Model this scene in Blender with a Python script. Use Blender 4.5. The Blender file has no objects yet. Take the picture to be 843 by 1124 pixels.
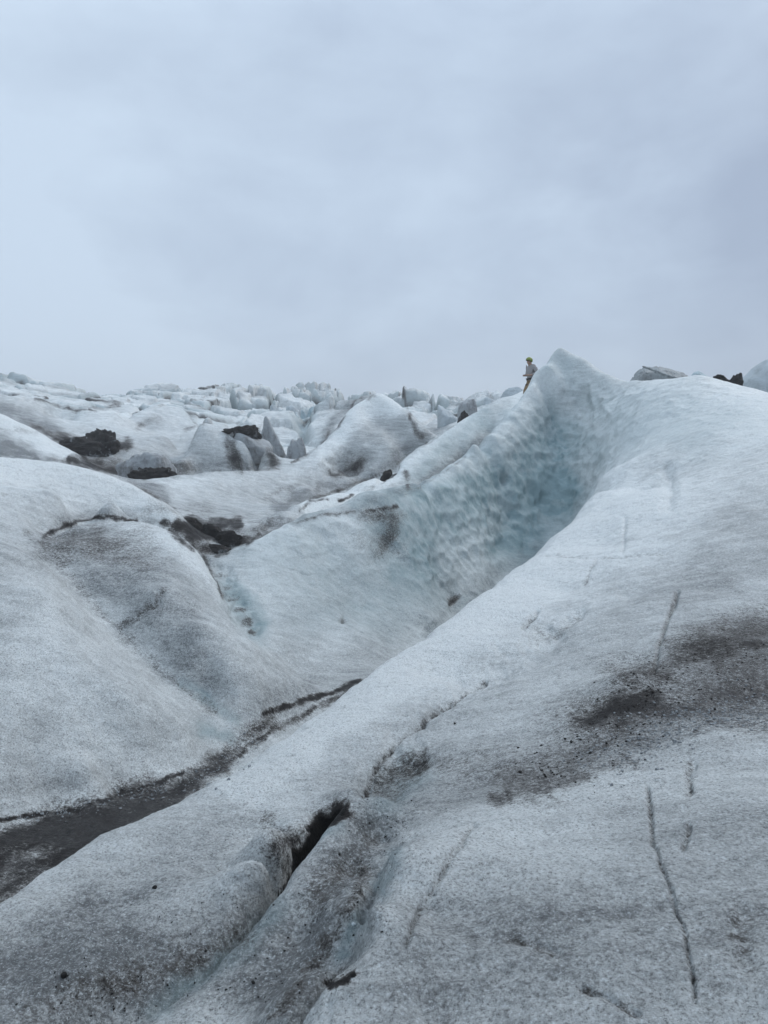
import bpy, bmesh, math, random
import numpy as np
from mathutils import Vector

HAZE = 0.0015
random.seed(7)
rng = np.random.default_rng(11)
SC = bpy.context.scene
COL = SC.collection

# ------------------------------------------------------------------ camera
# Metres.  The eye is the origin; the glacier falls and rises around it.
F = 843.0
PITCH = math.radians(5.0)
cp, sp = math.cos(PITCH), math.sin(PITCH)
cam_d = bpy.data.cameras.new('camera')
cam = bpy.data.objects.new('camera', cam_d)
COL.objects.link(cam)
cam.rotation_euler = (math.pi / 2 - PITCH, 0, 0)
cam_d.sensor_fit = 'HORIZONTAL'
cam_d.sensor_width = 36
cam_d.lens = 36.0
cam_d.clip_start = 0.05
cam_d.clip_end = 6000
SC.camera = cam


def ang(px, py):
    """survey reading -> bearing and slope (rise per metre of ground distance)"""
    a = (px - 421.5) / F
    b = (562.0 - py) / F
    x, y, z = a, cp + b * sp, -sp + b * cp
    return math.atan2(x, y), z / math.hypot(x, y)


# ------------------------------------------------------------------ noise
_perm = rng.permutation(256)
_perm = np.concatenate([_perm, _perm, _perm]).astype(np.int32)
_g = rng.normal(size=(256, 3)).astype(np.float32)
_g /= np.linalg.norm(_g, axis=1)[:, None]


def perlin(x, y, z):
    x = np.asarray(x, np.float32); y = np.asarray(y, np.float32); z = np.asarray(z, np.float32)
    xi, yi, zi = np.floor(x), np.floor(y), np.floor(z)
    xf, yf, zf = x - xi, y - yi, z - zi
    xi = xi.astype(np.int32) & 255; yi = yi.astype(np.int32) & 255; zi = zi.astype(np.int32) & 255
    u = xf * xf * xf * (xf * (xf * 6 - 15) + 10)
    v = yf * yf * yf * (yf * (yf * 6 - 15) + 10)
    w = zf * zf * zf * (zf * (zf * 6 - 15) + 10)
    res = 0
    for dx in (0, 1):
        px = _perm[xi + dx]
        wx = u if dx else 1 - u
        for dy in (0, 1):
            pxy = _perm[px + yi + dy]
            wy = v if dy else 1 - v
            for dz in (0, 1):
                g = _g[_perm[pxy + zi + dz]]
                d = g[..., 0] * (xf - dx) + g[..., 1] * (yf - dy) + g[..., 2] * (zf - dz)
                res = res + d * wx * wy * (w if dz else 1 - w)
    return res


def fbm(x, y, z, octs=4, gain=0.5):
    a, s, f = 1.0, 0, 1.0
    for i in range(octs):
        s = s + a * perlin(x * f + 17.3 * i, y * f - 9.1 * i, z * f + 4.7 * i)
        a *= gain; f *= 2.03
    return s


def worley(x, y, z):
    """distance to the nearest and second nearest random point of a jittered lattice"""
    P = np.stack([x, y, z], -1).astype(np.float32)
    I = np.floor(P).astype(np.int32)
    f1 = np.full(P.shape[:-1], 9.0, np.float32); f2 = f1.copy()
    for dx in (-1, 0, 1):
        for dy in (-1, 0, 1):
            for dz in (-1, 0, 1):
                C = I + np.array([dx, dy, dz], np.int32)
                h = _perm[_perm[_perm[C[..., 0] & 255] + (C[..., 1] & 255)] + (C[..., 2] & 255)]
                j = _g[h] * 0.42 + 0.5
                d = np.linalg.norm(C + j - P, axis=-1)
                f2 = np.where(d < f1, f1, np.minimum(f2, d)); f1 = np.minimum(f1, d)
    return f1, f2


def sstep(a, b, x):
    t = np.clip((x - a) / (b - a), 0, 1)
    return t * t * (3 - 2 * t)


# ------------------------------------------------------------------ survey of the glacier
CT = []   # (bearing, ln distance, slope)


def P(px, py, r):
    """surface point; a negative r is its height instead of its distance"""
    th, e = ang(px, py)
    if r < 0:
        r = r / e
    CT.append((th, math.log(r), e))


def PL(lst):
    for i, (px, py, r) in enumerate(lst):
        P(px, py, r)


def resample(lst, step):
    out = []
    for a, b in zip(lst[:-1], lst[1:]):
        n = max(1, int(math.hypot(b[0] - a[0], b[1] - a[1]) / step))
        for k in range(n):
            t = k / n
            out.append(tuple(p + (q - p) * t for p, q in zip(a, b)))
    out.append(lst[-1])
    return out


def RIDGE(lst, step=22, backoff=2.0):
    step = min(step, 14)
    """crest line with a hollow behind it: (px, py, r crest, r where ground shows again, depth of hollow)"""
    for px, py, rf, rb, drop in resample(lst, step):
        if rf < 0:
            th, e = ang(px, py); k = rf / e; rb = rb * k; rf = k
        P(px, py, rf)
        P(px, py + drop, math.sqrt(rf * rb))
        P(px, py + backoff, rb)


# near ridge that runs from lower left up to the rim of the blue hollow
RIDGE([(-120, 1070, 3.45, 4.2, 30), (-60, 1035, 3.7, 4.6, 30), (0, 997, 4.0, 5.0, 28), (60, 957, 4.3, 5.4, 26),
       (120, 917, 4.7, 5.9, 24), (180, 886, 5.1, 6.5, 22), (240, 854, 5.6, 7.2, 22),
       (300, 815, 6.2, 8.2, 22), (350, 780, 6.9, 9.2, 24), (400, 745, 7.8, 10.4, 26),
       (450, 710, 8.9, 13.8, 34), (500, 675, 10.2, 17.2, 40), (550, 638, 11.8, 20.6, 44),
       (595, 605, 13.6, 23.4, 44), (625, 575, 15.5, 24.6, 38), (645, 550, 17.2, 24.6, 22), (656, 532, 19, 23.0, 8)])
# rim of the hollow up to the peak
RIDGE([(245, 612, 15, 17.5, 10), (264, 600, 15.2, 18.8, 16), (299, 585, 15.6, 20.6, 20), (349, 570, 16.3, 22.6, 22),
       (380, 564, 16.8, 23.5, 22), (425, 555, 17.5, 25.0, 22), (447, 544, 18.5, 25.8, 24), (476, 530, 20.5, 27, 24),
       (511, 505, 23, 29.3, 26), (540, 480, 25, 30.4, 26), (561, 455, 26.5, 31, 26), (577, 431, 27.7, 33, 22)])
P(584, 421, 28.2); P(584, 441, 29.5); P(584, 443, 30.6); P(584, 447, 31.6)
RIDGE([(591, 410, 28.6, 31.6, 26), (597, 402, 29, 32.4, 26), (606, 391.5, 29.5, 33, 26), (614, 382, 29.8, 33.5, 28), (622, 386, 29.8, 33.5, 28)], 10, 34)
PL([(603, 416, 28.7), (614, 400, 29.4), (628, 408, 29.3), (590, 428, 28.0)])
PL([(630, 390, 29.8), (640, 398, 29.5), (665, 413, 29), (683, 424, 28), (693, 425, 27.4),
    (715, 421, 26.6), (740, 416, 26), (765, 411, 25.5), (785, 420, 25), (800, 427, 24.5), (843, 433, 24), (900, 438, 23.5), (980, 445, 22)])
for px, py, rf in [(640, 398, 31.5), (665, 413, 31), (690, 425, 30), (740, 416, 29), (765, 411, 28.5), (800, 427, 28), (843, 433, 27.5), (900, 438, 27)]:
    P(px, py + 12, rf); P(px, py + 16, rf * 1.25); P(px, 462, rf * 1.8)
# wall of the hollow
PL([(425, 600, 17.0), (425, 650, 15.9), (400, 700, 13.0), (330, 742, 11.1), (360, 640, 15.0), (300, 640, 14.0), (300, 700, 11.9),
    (270, 650, 13.5), (355, 600, 15.9), (480, 580, 19.6), (480, 640, 18.1), (470, 680, 15.7), (540, 540, 24.0), (540, 590, 22.7), (545, 628, 21),
    (580, 540, 25.3), (590, 590, 24.1), (600, 480, 27.6), (600, 440, 28.5), (610, 520, 26.5), (617, 560, 25.4),
    (640, 480, 27.3), (640, 440, 28.8), (640, 415, 29.4), (650, 510, 25.6), (660, 460, 26.6), (665, 490, 24.8),
    (677, 440, 27.3), (690, 470, 23.5), (690, 500, 21), (678, 520, 20.0), (665, 545, 17.6), (612, 410, 29.5), (580, 470, 26.6), (510, 540, 22)])
# long right-hand slope
PL([(520, 745, 7.55), (440, 820, 5.65), (400, 870, 4.95), (600, 700, 8.6), (650, 600, 13.2), (700, 640, 10.5), (780, 600, 11.5), (843, 580, 12), (920, 560, 12.5),
    (843, 520, 15), (920, 500, 16), (760, 520, 16.5), (710, 540, 16.8), (843, 470, 19), (760, 460, 21.5), (720, 455, 23.3), (920, 465, 19.5),
    (560, 690, 9.3), (480, 740, 7.9), (620, 650, 11), (500, 800, 5.9), (560, 770, 6.35), (640, 740, 7.0)])
# near slab, trough above it
PL([(960, 1124, -1.5), (843, 1124, -1.55), (720, 1124, -1.58), (600, 1124, -1.62), (480, 1124, -1.68), (600, 1000, -1.6), (760, 1000, -1.55), (480, 1010, -1.68),
    (960, 1000, -1.5), (843, 950, -1.55), (560, 920, -1.69), (680, 930, -1.64), (960, 850, -1.65), (843, 838, -1.70), (760, 848, -1.72), (700, 855, -1.74), (600, 868, -1.78), (530, 884, -1.83),
    (960, 770, -1.8), (843, 770, -1.86), (720, 795, -1.88), (650, 832, -1.92), (590, 861, -1.94), (960, 700, -1.7), (843, 695, -1.77), (760, 700, -1.8), (690, 745, -1.82)])
# two near crevasses and the lobe between them
RIDGE([(120, 1158, -2.2, 1.10, 12), (160, 1124, -2.16, 1.10, 14), (240, 1062, -2.12, 1.11, 30), (296, 1004, -2.08, 1.13, 70)], 18, -12)
RIDGE([(306, 998, -2.12, 1.18, 110), (325, 977, -2.12, 1.20, 170), (350, 948, -2.11, 1.20, 170), (376, 917, -2.09, 1.16, 100)], 12, -44)
PL([(300, 928, -2.31), (270, 905, -2.28), (325, 888, -2.27), (345, 874, -2.26), (255, 965, -2.29)])
RIDGE([(392, 897, -2.05, 1.07, 14), (405, 890, -2.05, 1.06, 10)], 12, -8)
RIDGE([(318, 1140, -1.82, 1.07, 40), (345, 1108, -1.80, 1.07, 40), (382, 1070, -1.79, 1.07, 34), (396, 1018, -1.80, 1.06, 26), (415, 975, -1.81, 1.06, 20), (438, 930, -1.83, 1.05, 14)], 16, -6)
PL([(250, 1124, -2.08), (330, 1030, -2.02), (385, 965, -2.0), (415, 925, -1.98), (440, 890, -2.0), (290, 1080, -2.04),
    (0, 1124, -2.2), (100, 1060, -2.2), (100, 1000, -2.24), (200, 950, -2.24), (280, 890, -2.28), (230, 1010, -2.24), (270, 940, -2.30),
    (350, 860, -2.25), (400, 810, -2.25), (0, 1050, -2.2), (-80, 1124, -2.2)])
# left lobes
RIDGE([(55, 588, 13, 14.2, 8), (80, 577, 14, 15.8, 14), (125, 571, 14.5, 17.0, 16), (169, 579, 13.8, 16.9, 16), (199, 592, 13.2, 16.5, 16),
       (219, 607, 12.6, 15.8, 16), (234, 635, 11.9, 13.9, 12), (249, 660, 11.3, 12.9, 9), (264, 690, 10.7, 11.7, 5), (289, 714, 10.3, 10.7, 2)], 20, 1)
PL(resample([(30, 582, 12.6), (60, 605, 11.8), (90, 650, 10.8), (125, 685, 10.05), (160, 720, 9.45), (195, 752, 8.95), (219, 767, 8.7), (259, 795, 8.35)], 11))
PL(resample([(12, 592, 11.6), (42, 618, 10.7), (70, 660, 9.75), (104, 697, 9.2), (142, 734, 8.75), (180, 766, 8.4), (222, 792, 8.25)], 14))
PL(resample([(70, 596, 12.0), (108, 638, 10.9), (142, 670, 10.15), (176, 703, 9.55), (210, 735, 9.05), (236, 754, 8.85)], 14))
PL([(150, 620, 11.0), (170, 650, 10.1), (120, 610, 11.7), (215, 690, 9.4), (245, 735, 8.9), (290, 765, 8.8), (200, 630, 11.0),
    (0, 600, 10.8), (0, 650, 9.3), (45, 650, 9.2), (0, 720, 8.0), (80, 715, 8.15), (140, 765, 7.7), (0, 800, 7.2), (100, 800, 7.4), (195, 800, 7.75),
    (0, 860, 6.75), (100, 845, 6.95), (180, 830, 7.45), (-100, 720, 8.2), (-100, 860, 6.6), (-100, 600, 11),
    (-100, 900, 6.3), (0, 893, 6.55), (60, 882, 6.75), (120, 868, 6.98), (210, 842, 7.48), (225, 822, 7.85), (262, 800, 8.3),
    (0, 940, 5.8), (80, 905, 6.35), (150, 880, 6.75), (-100, 960, 5.4), (300, 785, 8.75), (340, 768, 9.4)])
RIDGE([(-120, 498, 19, 24, 10), (0, 503, 18.5, 26, 18), (60, 509, 18.3, 26, 18), (100, 517, 18, 25.6, 18), (135, 527, 18, 25.6, 16), (165, 545, 17.6, 24.2, 16), (190, 563, 17.2, 21.6, 10)], 30)
PL([(0, 540, 15.0), (60, 545, 15.4), (120, 552, 16.2), (-100, 540, 15), (30, 565, 13.4)])
# dark hollow, and the broad mound behind
PL([(230, 582, 20.0), (265, 590, 18.6), (240, 604, 16.6), (230, 562, 24.2), (262, 562, 25.2), (300, 555, 29), (300, 532, 31), (350, 505, 33.6), (200, 542, 27.2),
    (400, 500, 34.4), (425, 485, 35.2), (385, 522, 33.4), (340, 540, 31), (250, 540, 28.8), (410, 460, 36.8), (440, 470, 36.2), (384, 512, 34.2)])
RIDGE([(150, 527, 27.8, 33, 10), (220, 519, 31, 37, 12), (256, 518, 31.5, 37, 12), (305, 518, 32.5, 38, 12), (320, 512, 33.2, 39, 14), (355, 487, 35, 45, 18),
       (373, 470, 36, 50, 18), (391, 446, 37.2, 55, 20), (414, 432, 38.2, 58, 24), (433, 439, 37.8, 55, 18), (451, 455, 37, 50, 16), (476, 482, 36, 44, 8)], 26)
RIDGE([(290, 577, 20.5, 21.5, 3), (310, 562, 22, 23.5, 3), (341, 550, 23.5, 30.4, 22), (373, 541, 24.5, 32.4, 22), (398, 530, 26, 33.4, 22), (430, 519, 27, 34.2, 22),
       (448, 503, 28, 35.4, 22), (483, 480, 29.5, 40, 22), (520, 455, 31.5, 45, 16), (545, 440, 33, 50, 8), (570, 431, 34, 50, 12), (582, 426, 34.5, 50, 14), (600, 440, 35, 50, 8)], 26)
P(574, 441, 30.6)
# ground farther back
RIDGE([(-120, 430, 31, 42, 6), (0, 454, 30, 40, 14), (36, 470, 29.2, 38, 16), (71, 491, 28.6, 36.5, 16), (103, 512, 28, 34, 10), (125, 523, 27.6, 31, 4)], 30)
PL([(0, 480, 28), (50, 495, 27.4), (130, 515, 31), (150, 492, 37), (190, 486, 40), (100, 482, 40), (60, 462, 46), (150, 470, 46)])
RIDGE([(203, 506, 33.8, 40, 6), (214, 480, 36, 44, 6), (228, 467, 37.5, 47, 6), (248, 474, 36.5, 46, 6), (270, 492, 35, 42, 6), (290, 505, 34.5, 40, 6)], 20)
RIDGE([(-40, 442, 44, 52, 12), (20, 437, 46, 54, 12), (75, 444, 48, 56, 12), (112, 454, 47, 55, 8)])
RIDGE([(122, 463, 44, 52, 10), (165, 449, 50, 60, 12), (210, 445, 54, 64, 12), (250, 453, 52, 60, 8)])
sky_l = [(-150, 394, 95), (0, 408, 95), (21, 416, 95), (46, 423, 98), (82, 431, 105), (114, 432, 108), (142, 429, 110), (178, 428, 112), (220, 431, 115), (249, 431, 118),
         (270, 443, 125), (300, 449, 130), (344, 450, 135), (376, 457, 140), (420, 455, 140), (455, 453, 130), (476, 450, 110), (501, 446, 90), (532, 442, 80), (557, 436, 75), (600, 450, 75), (700, 460, 75), (843, 462, 75), (960, 462, 75)]
PL(sky_l)
for px, py, r in sky_l:
    P(px, max(py + 16, 474), r * 1.5); P(px, 486, r * 5); P(px, 488, r * 18)
PL([(0, 440, 62), (60, 450, 58), (120, 452, 60), (180, 450, 66), (250, 455, 66), (330, 470, 70), (310, 490, 50), (480, 470, 60), (430, 465, 80), (-120, 425, 60), (60, 436, 80), (180, 440, 85)])
# ground round about, outside the survey
for th in np.linspace(-math.pi, math.pi, 29):
    th = float(th)
    for r, z in ((0.4, -1.62), (1.0, -1.64)):
        CT.append((th, math.log(r), z / r))
    if abs(th) > 0.85:
        for r, z in ((2.2, -1.75), (4.5, -1.9), (9, -1.6), (18, -0.8), (35, 0.2), (70, 1.0), (150, 1.2), (600, 1.0), (2000, 0.0)):
            CT.append((th, math.log(r), (z + 0.5 * math.sin(3 * th + r)) / r))

CT = np.array(CT)
# thin out near-coincident readings
keep = []
for i, c in enumerate(CT):
    if not keep or np.min(np.max(np.abs(CT[keep, :2] - c[:2]), axis=1)) >= 0.006: keep.append(i)
CT = CT[keep]
CR = 0.010
d = np.sqrt((CT[:, None, 0] - CT[None, :, 0]) ** 2 + (CT[:, None, 1] - CT[None, :, 1]) ** 2 + CR ** 2)
n = len(CT)
A = np.zeros((n + 1, n + 1))
A[:n, :n] = -d + np.eye(n) * 6e-5
A[n, :n] = 1; A[:n, n] = 1
W = np.linalg.solve(A, np.concatenate([CT[:, 2], [0]]))
print('survey points', n)

# ------------------------------------------------------------------ sheet grid (bearing x distance)
ST = 3
th_f = np.concatenate([np.linspace(-math.pi, -0.66, 73)[:-1], np.linspace(-0.66, 0.66, 1051), np.linspace(0.66, math.pi, 73)[1:-1]])
def seg(a, b, st): 
    k = int(math.log(b / a) / st)
    return np.linspace(math.log(a), math.log(b), k + 1)[:-1]
lr_f = np.concatenate([seg(0.3, 1.6, 0.03), seg(1.6, 13, 0.0031), seg(13, 34, 0.0018), seg(34, 150, 0.0036), seg(150, 3000, 0.05), [math.log(3000)]])
NT, NR = len(th_f), len(lr_f)
print('grid', NT, NR)


def coarse(a):
    idx = np.arange(0, len(a) - 1 + ST, ST)
    idx[-1] = len(a) - 1
    idx = np.unique(idx)
    return idx, a[idx]


it, th_c = coarse(th_f)
ir, lr_c = coarse(lr_f)
E = np.zeros((len(th_c), len(lr_c)))
cx32, cy32, w32 = CT[:, 0].astype(np.float32), CT[:, 1].astype(np.float32), W[:n].astype(np.float32)
for i in range(len(th_c)):
    dx2 = (np.float32(th_c[i]) - cx32) ** 2 + np.float32(CR ** 2)
    dd = np.sqrt(dx2[None, :] + (lr_c.astype(np.float32)[:, None] - cy32[None, :]) ** 2)
    E[i] = -(dd.astype(np.float64) @ W[:n]) + W[n]


def cubic_axis(arr, idx, nfull):
    """Catmull-Rom along axis 0 from samples at integer positions idx to all positions"""
    pos = np.interp(np.arange(nfull), idx, np.arange(len(idx)))
    i = np.clip(np.floor(pos).astype(int), 0, len(idx) - 2)
    t = (pos - i)[:, None]
    p0 = arr[np.clip(i - 1, 0, len(idx) - 1)]; p1 = arr[i]; p2 = arr[i + 1]; p3 = arr[np.clip(i + 2, 0, len(idx) - 1)]
    return p1 + 0.5 * t * (p2 - p0 + t * (2 * p0 - 5 * p1 + 4 * p2 - p3 + t * (3 * (p1 - p2) + p3 - p0)))


Ef = cubic_axis(E, it, NT)
Ef = cubic_axis(Ef.T.copy(), ir, NR).T.copy()
TH, LR = np.meshgrid(th_f, lr_f, indexing='ij')
R = np.exp(LR)
E0 = Ef.copy()


def hit(px, py, rmin=1.3):
    """where the line of sight of a survey reading meets the ground"""
    th, e = ang(px, py)
    c = np.interp(th, th_f, np.arange(NT)); i = int(c); t = c - i
    col = E0[i] * (1 - t) + E0[min(i + 1, NT - 1)] * t
    ok = (col >= e) & (lr_f > math.log(rmin))
    k = int(np.argmax(ok)) if ok.any() else int(np.argmax(np.where(lr_f > math.log(rmin), col, -9)))
    if k > 0 and col[k] > col[k - 1]:
        f = np.clip((e - col[k - 1]) / (col[k] - col[k - 1]), 0, 1)
        r = math.exp(lr_f[k - 1] + f * (lr_f[k] - lr_f[k - 1]))
    else:
        r = math.exp(lr_f[k])
    return np.array([math.sin(th) * r, math.cos(th) * r, (col[k] if not ok.any() else e) * r])


X = np.sin(TH) * R; Y = np.cos(TH) * R; Z = Ef * R


def normals(X, Y, Z):
    ax, ay, az = np.gradient(X, axis=0), np.gradient(Y, axis=0), np.gradient(Z, axis=0)
    bx, by, bz = np.gradient(X, axis=1), np.gradient(Y, axis=1), np.gradient(Z, axis=1)
    nx, ny, nz = ay * bz - az * by, az * bx - ax * bz, ax * by - ay * bx
    s = np.where(nz < 0, -1, 1); l = np.sqrt(nx * nx + ny * ny + nz * nz) + 1e-12
    return nx * s / l, ny * s / l, nz * s / l


# stains, painted shade and light, bare blue ice, furrows: each a mark with its own place on the ice
ATTR = {k: np.zeros((NT, NR), np.float32) for k in ('dirt', 'blue', 'wet', 'scallop', 'dig', 'grime_shade', 'calm')}


STAMP = []


def stroke(name, pts, wpx, amt, soft=1.0, mode='max', rmin=1.3, behind=False):
    """mark along a line of survey readings; its half width is given as an angle (1/843 rad) so that it
    lies drawn out along the ground in the direction it was read"""
    W3 = [hit(px, py, rmin) for px, py in pts]
    Q = [(math.atan2(w[0], w[1]), w[2] / math.hypot(w[0], w[1]), math.log(math.hypot(w[0], w[1]))) for w in W3]
    mrg = 2.6 * wpx / F
    i0, i1 = np.searchsorted(th_f, [min(q[0] for q in Q) - mrg, max(q[0] for q in Q) + mrg])
    j0, j1 = np.searchsorted(lr_f, [min(q[2] for q in Q) - 0.5, max(q[2] for q in Q) + 0.5])
    s = (slice(max(i0, 0), i1), slice(max(j0, 0), j1))
    ths, es, ls = TH[s], E0[s], LR[s]
    best = np.full(ths.shape, 99.0)
    kx = F / max(wpx, 3) / 2.6
    ths, es = ths + 3.2 / F * perlin(ths * 34, es * 34, 0 * ths + 4.4), es + 3.2 / F * perlin(ths * 34, es * 34, 0 * ths + 9.4)
    seed = 13.7 * len(STAMP); STAMP.append(1)
    ths = ths + wpx / F * 0.9 * fbm(ths * kx, es * kx, 0 * ths + seed, 3, 0.6)
    es = es + wpx / F * 0.9 * fbm(ths * kx, es * kx, 0 * ths + seed + 50, 3, 0.6)
    if len(Q) == 1:
        Q = Q * 2
    wr = wpx / F
    for a, b in zip(Q[:-1], Q[1:]):
        du, dv = b[0] - a[0], b[1] - a[1]
        L = du * du + dv * dv + 1e-12
        t = np.clip(((ths - a[0]) * du + (es - a[1]) * dv) / L, 0, 1)
        dd = np.hypot(ths - a[0] - t * du, es - a[1] - t * dv) / wr
        off = np.abs(ls - a[2] - t * (b[2] - a[2]))
        dd = np.hypot(dd, np.maximum(off - 0.10, 0) / 0.12)
        if behind: dd = dd + np.maximum(a[2] + t * (b[2] - a[2]) + 0.005 - ls, 0) / 0.012
        best = np.minimum(best, dd)
    v = amt * np.exp(-best ** (2 * soft)) * np.clip(1 + (0.55 if wpx < 10 else 0.5) * fbm(ths * kx * 1.3, es * kx * 2.0, 0 * ths + seed + 90, 3), 0.25, 1.4 if mode == 'max' else 1.2)
    if mode == 'max':
        ATTR[name][s] = np.maximum(ATTR[name][s], v)
    else:
        ATTR[name][s] += v


# --- dirt, and shade painted dark in some hollows
D = lambda pts, w, a, soft=1.0, **k: stroke('dirt', pts, w, a, soft, **k)
D([(305, 984), (320, 950), (342, 922), (374, 896)], 15, 1.6, 1.6, behind=True); D([(345, 912), (380, 893)], 6, 1.0, 1.5)  # black stroke paints the shade of the crevasse void
D([(305, 930), (322, 922)], 14, 0.5); D([(345, 905), (384, 893)], 7, 0.8); D([(300, 905), (310, 960)], 14, 0.35)
D([(425, 862), (440, 845), (462, 838)], 18, 0.5)
D([(300, 1118), (345, 1060), (375, 1010), (400, 960)], 10, 0.45); D([(360, 1080), (386, 1066)], 7, 0.8)
D([(40, 1110), (120, 1085), (190, 1060)], 30, 0.34, 0.8); D([(210, 1060), (270, 1030)], 18, 0.32); D([(320, 1010), (400, 930)], 24, 0.28, 0.8)
D([(585, 855), (645, 812), (700, 770)], 46, 0.44, 0.8); D([(640, 785), (708, 760)], 26, 0.76, 0.8); D([(690, 740), (770, 715), (870, 690)], 32, 0.52, 0.8)
D([(700, 800), (780, 770), (870, 755)], 44, 0.54, 0.8); D([(540, 875), (620, 858), (690, 838)], 11, 0.46); D([(770, 800), (870, 805)], 26, 0.42)
D([(800, 715), (870, 700)], 14, 0.62); D([(500, 850), (560, 830)], 30, 0.26, 0.8)
D([(-40, 965), (20, 935), (90, 905), (150, 885), (200, 868)], 36, 0.74, 1.4); D([(60, 915), (150, 885), (215, 858), (245, 838)], 17, 0.66, 1.3); D([(0, 900), (90, 888), (200, 850)], 4, 0.8); D([(0, 940), (80, 912), (160, 888)], 4, 0.85); D([(60, 930), (130, 900)], 4, 0.8)
D([(-40, 1010), (40, 950), (120, 905)], 24, 0.72)
D([(235, 835), (262, 812), (300, 790)], 13, 0.5); D([(290, 785), (330, 768), (395, 746)], 4, 0.85); D([(205, 866), (240, 842), (300, 800), (380, 758)], 5, 0.55)
D([(180, 650), (160, 668), (133, 688)], 6, 0.45); D([(50, 588), (80, 574), (120, 568), (150, 572)], 3, 0.7)
D([(30, 583), (60, 606), (90, 650), (125, 685), (160, 720), (195, 752), (235, 780)], 7, 0.3)
D([(60, 600), (110, 594), (160, 612)], 24, 0.40, 0.9)
D([(195, 577), (215, 585), (245, 590)], 10, 0.8); D([(205, 570), (240, 577), (262, 575)], 7, 0.7); D([(225, 603), (245, 604), (268, 590)], 7, 0.75); D([(215, 592), (260, 582), (300, 572)], 14, 0.42)
D([(366, 518), (385, 512), (398, 505)], 8, 0.6); D([(384, 505)], 24, 0.36, 0.8); D([(422, 524), (430, 517)], 4, 0.8)  # first two marks paint the shadow of the mound's hollow
D([(402, 562), (436, 556)], 3, 0.7); D([(408, 572), (430, 562), (418, 600)], 16, 0.5, 0.8); D([(395, 600), (430, 610)], 20, 0.28, 0.8)
D([(372, 548), (386, 543)], 2.5, 0.7); D([(330, 560), (342, 550), (360, 546)], 2.2, 0.5); D([(446, 520), (449, 535)], 4, 0.45); D([(270, 597), (285, 585)], 4, 0.5)
D([(500, 655), (495, 662)], 5, 0.6); D([(378, 682)], 4, 0.4); D([(455, 470), (462, 478)], 6, 0.45)
D([(447, 445), (452, 462)], 3, 0.6); D([(395, 440), (410, 436)], 5, 0.4)
D([(170, 552), (230, 562)], 18, 0.3)
D([(62, 484), (100, 488), (140, 486)], 7, 0.7); D([(76, 505), (105, 513), (135, 520), (160, 523)], 5, 0.75); D([(130, 510), (205, 512)], 10, 0.5); D([(250, 484), (262, 510)], 9, 0.6); D([(280, 480), (300, 508)], 8, 0.6); D([(180, 575), (210, 600)], 6, 0.6)
# silt caught behind the crests, with the crease shade painted in
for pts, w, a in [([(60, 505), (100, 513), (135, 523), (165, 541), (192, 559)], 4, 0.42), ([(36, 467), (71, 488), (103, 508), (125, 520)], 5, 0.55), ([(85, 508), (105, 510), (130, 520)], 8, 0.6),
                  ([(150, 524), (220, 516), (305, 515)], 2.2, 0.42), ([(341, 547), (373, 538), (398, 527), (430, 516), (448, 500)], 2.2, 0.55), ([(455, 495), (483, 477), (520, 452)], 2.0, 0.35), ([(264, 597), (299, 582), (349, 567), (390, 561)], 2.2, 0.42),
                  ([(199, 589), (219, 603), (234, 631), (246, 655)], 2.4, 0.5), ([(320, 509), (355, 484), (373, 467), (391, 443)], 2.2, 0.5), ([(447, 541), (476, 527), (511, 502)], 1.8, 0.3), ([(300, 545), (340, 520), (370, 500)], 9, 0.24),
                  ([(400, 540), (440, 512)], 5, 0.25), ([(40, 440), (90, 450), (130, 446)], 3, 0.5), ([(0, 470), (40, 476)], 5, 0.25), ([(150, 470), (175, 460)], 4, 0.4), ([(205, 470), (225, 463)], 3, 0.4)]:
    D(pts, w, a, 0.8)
# old thin cracks filled with silt
for pts, w, a in [([(710, 862), (714, 890), (716, 922), (727, 950), (736, 975), (748, 1010), (757, 1050), (764, 1098)], 2.6, 0.36), ([(757, 838), (756, 868)], 5, 0.36), ([(757, 905), (750, 930)], 3, 0.3),
                  ([(520, 905), (500, 930), (470, 985), (445, 1035)], 4, 0.26), ([(744, 650), (735, 672), (726, 700), (716, 740)], 2.4, 0.36), ([(655, 612), (642, 640)], 2, 0.3), ([(686, 568), (683, 605)], 1.8, 0.16),
                  ([(398, 872), (412, 842), (440, 808), (480, 775), (530, 742)], 3, 0.45), ([(600, 610), (680, 612), (730, 605)], 2, 0.25), ([(733, 515), (735, 555)], 8, 0.2),
                  ([(590, 690), (610, 690), (635, 676)], 8, 0.28), ([(575, 690), (590, 670)], 3, 0.28), ([(640, 1085), (700, 1112)], 5, 0.36), ([(560, 1030), (610, 1045)], 8, 0.28), ([(810, 1000), (820, 1060)], 14, 0.25)]:
    D(pts, w, a)
    stroke('dig', pts, w * 0.9, 0.3 if pts[0][1] < 620 else 0.9, mode='add')
# --- bare blue ice
Bl = lambda pts, w, a, soft=1.0: stroke('blue', pts, w, a, soft)
Bl([(470, 600), (530, 565), (590, 550), (612, 500)], 62, 0.95, 1.3); Bl([(490, 560), (550, 505), (590, 465)], 34, 0.8); Bl([(330, 620), (400, 640)], 80, 0.5)
Bl([(455, 560), (470, 620)], 44, 0.8); Bl([(560, 590), (600, 530)], 40, 1.25, 1.1); Bl([(600, 450), (640, 480)], 34, 0.5)
Bl([(390, 548), (430, 535), (470, 505), (530, 462)], 14, 0.55); Bl([(255, 640), (280, 690)], 16, 0.8)
Bl([(170, 1105), (250, 1050), (300, 1000)], 14, 0.5); Bl([(340, 925), (372, 905)], 8, 0.6); Bl([(375, 1050), (392, 1005)], 9, 0.5); Bl([(435, 935), (415, 975)], 8, 0.5); Bl([(430, 880), (445, 850)], 22, 0.5)
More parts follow.
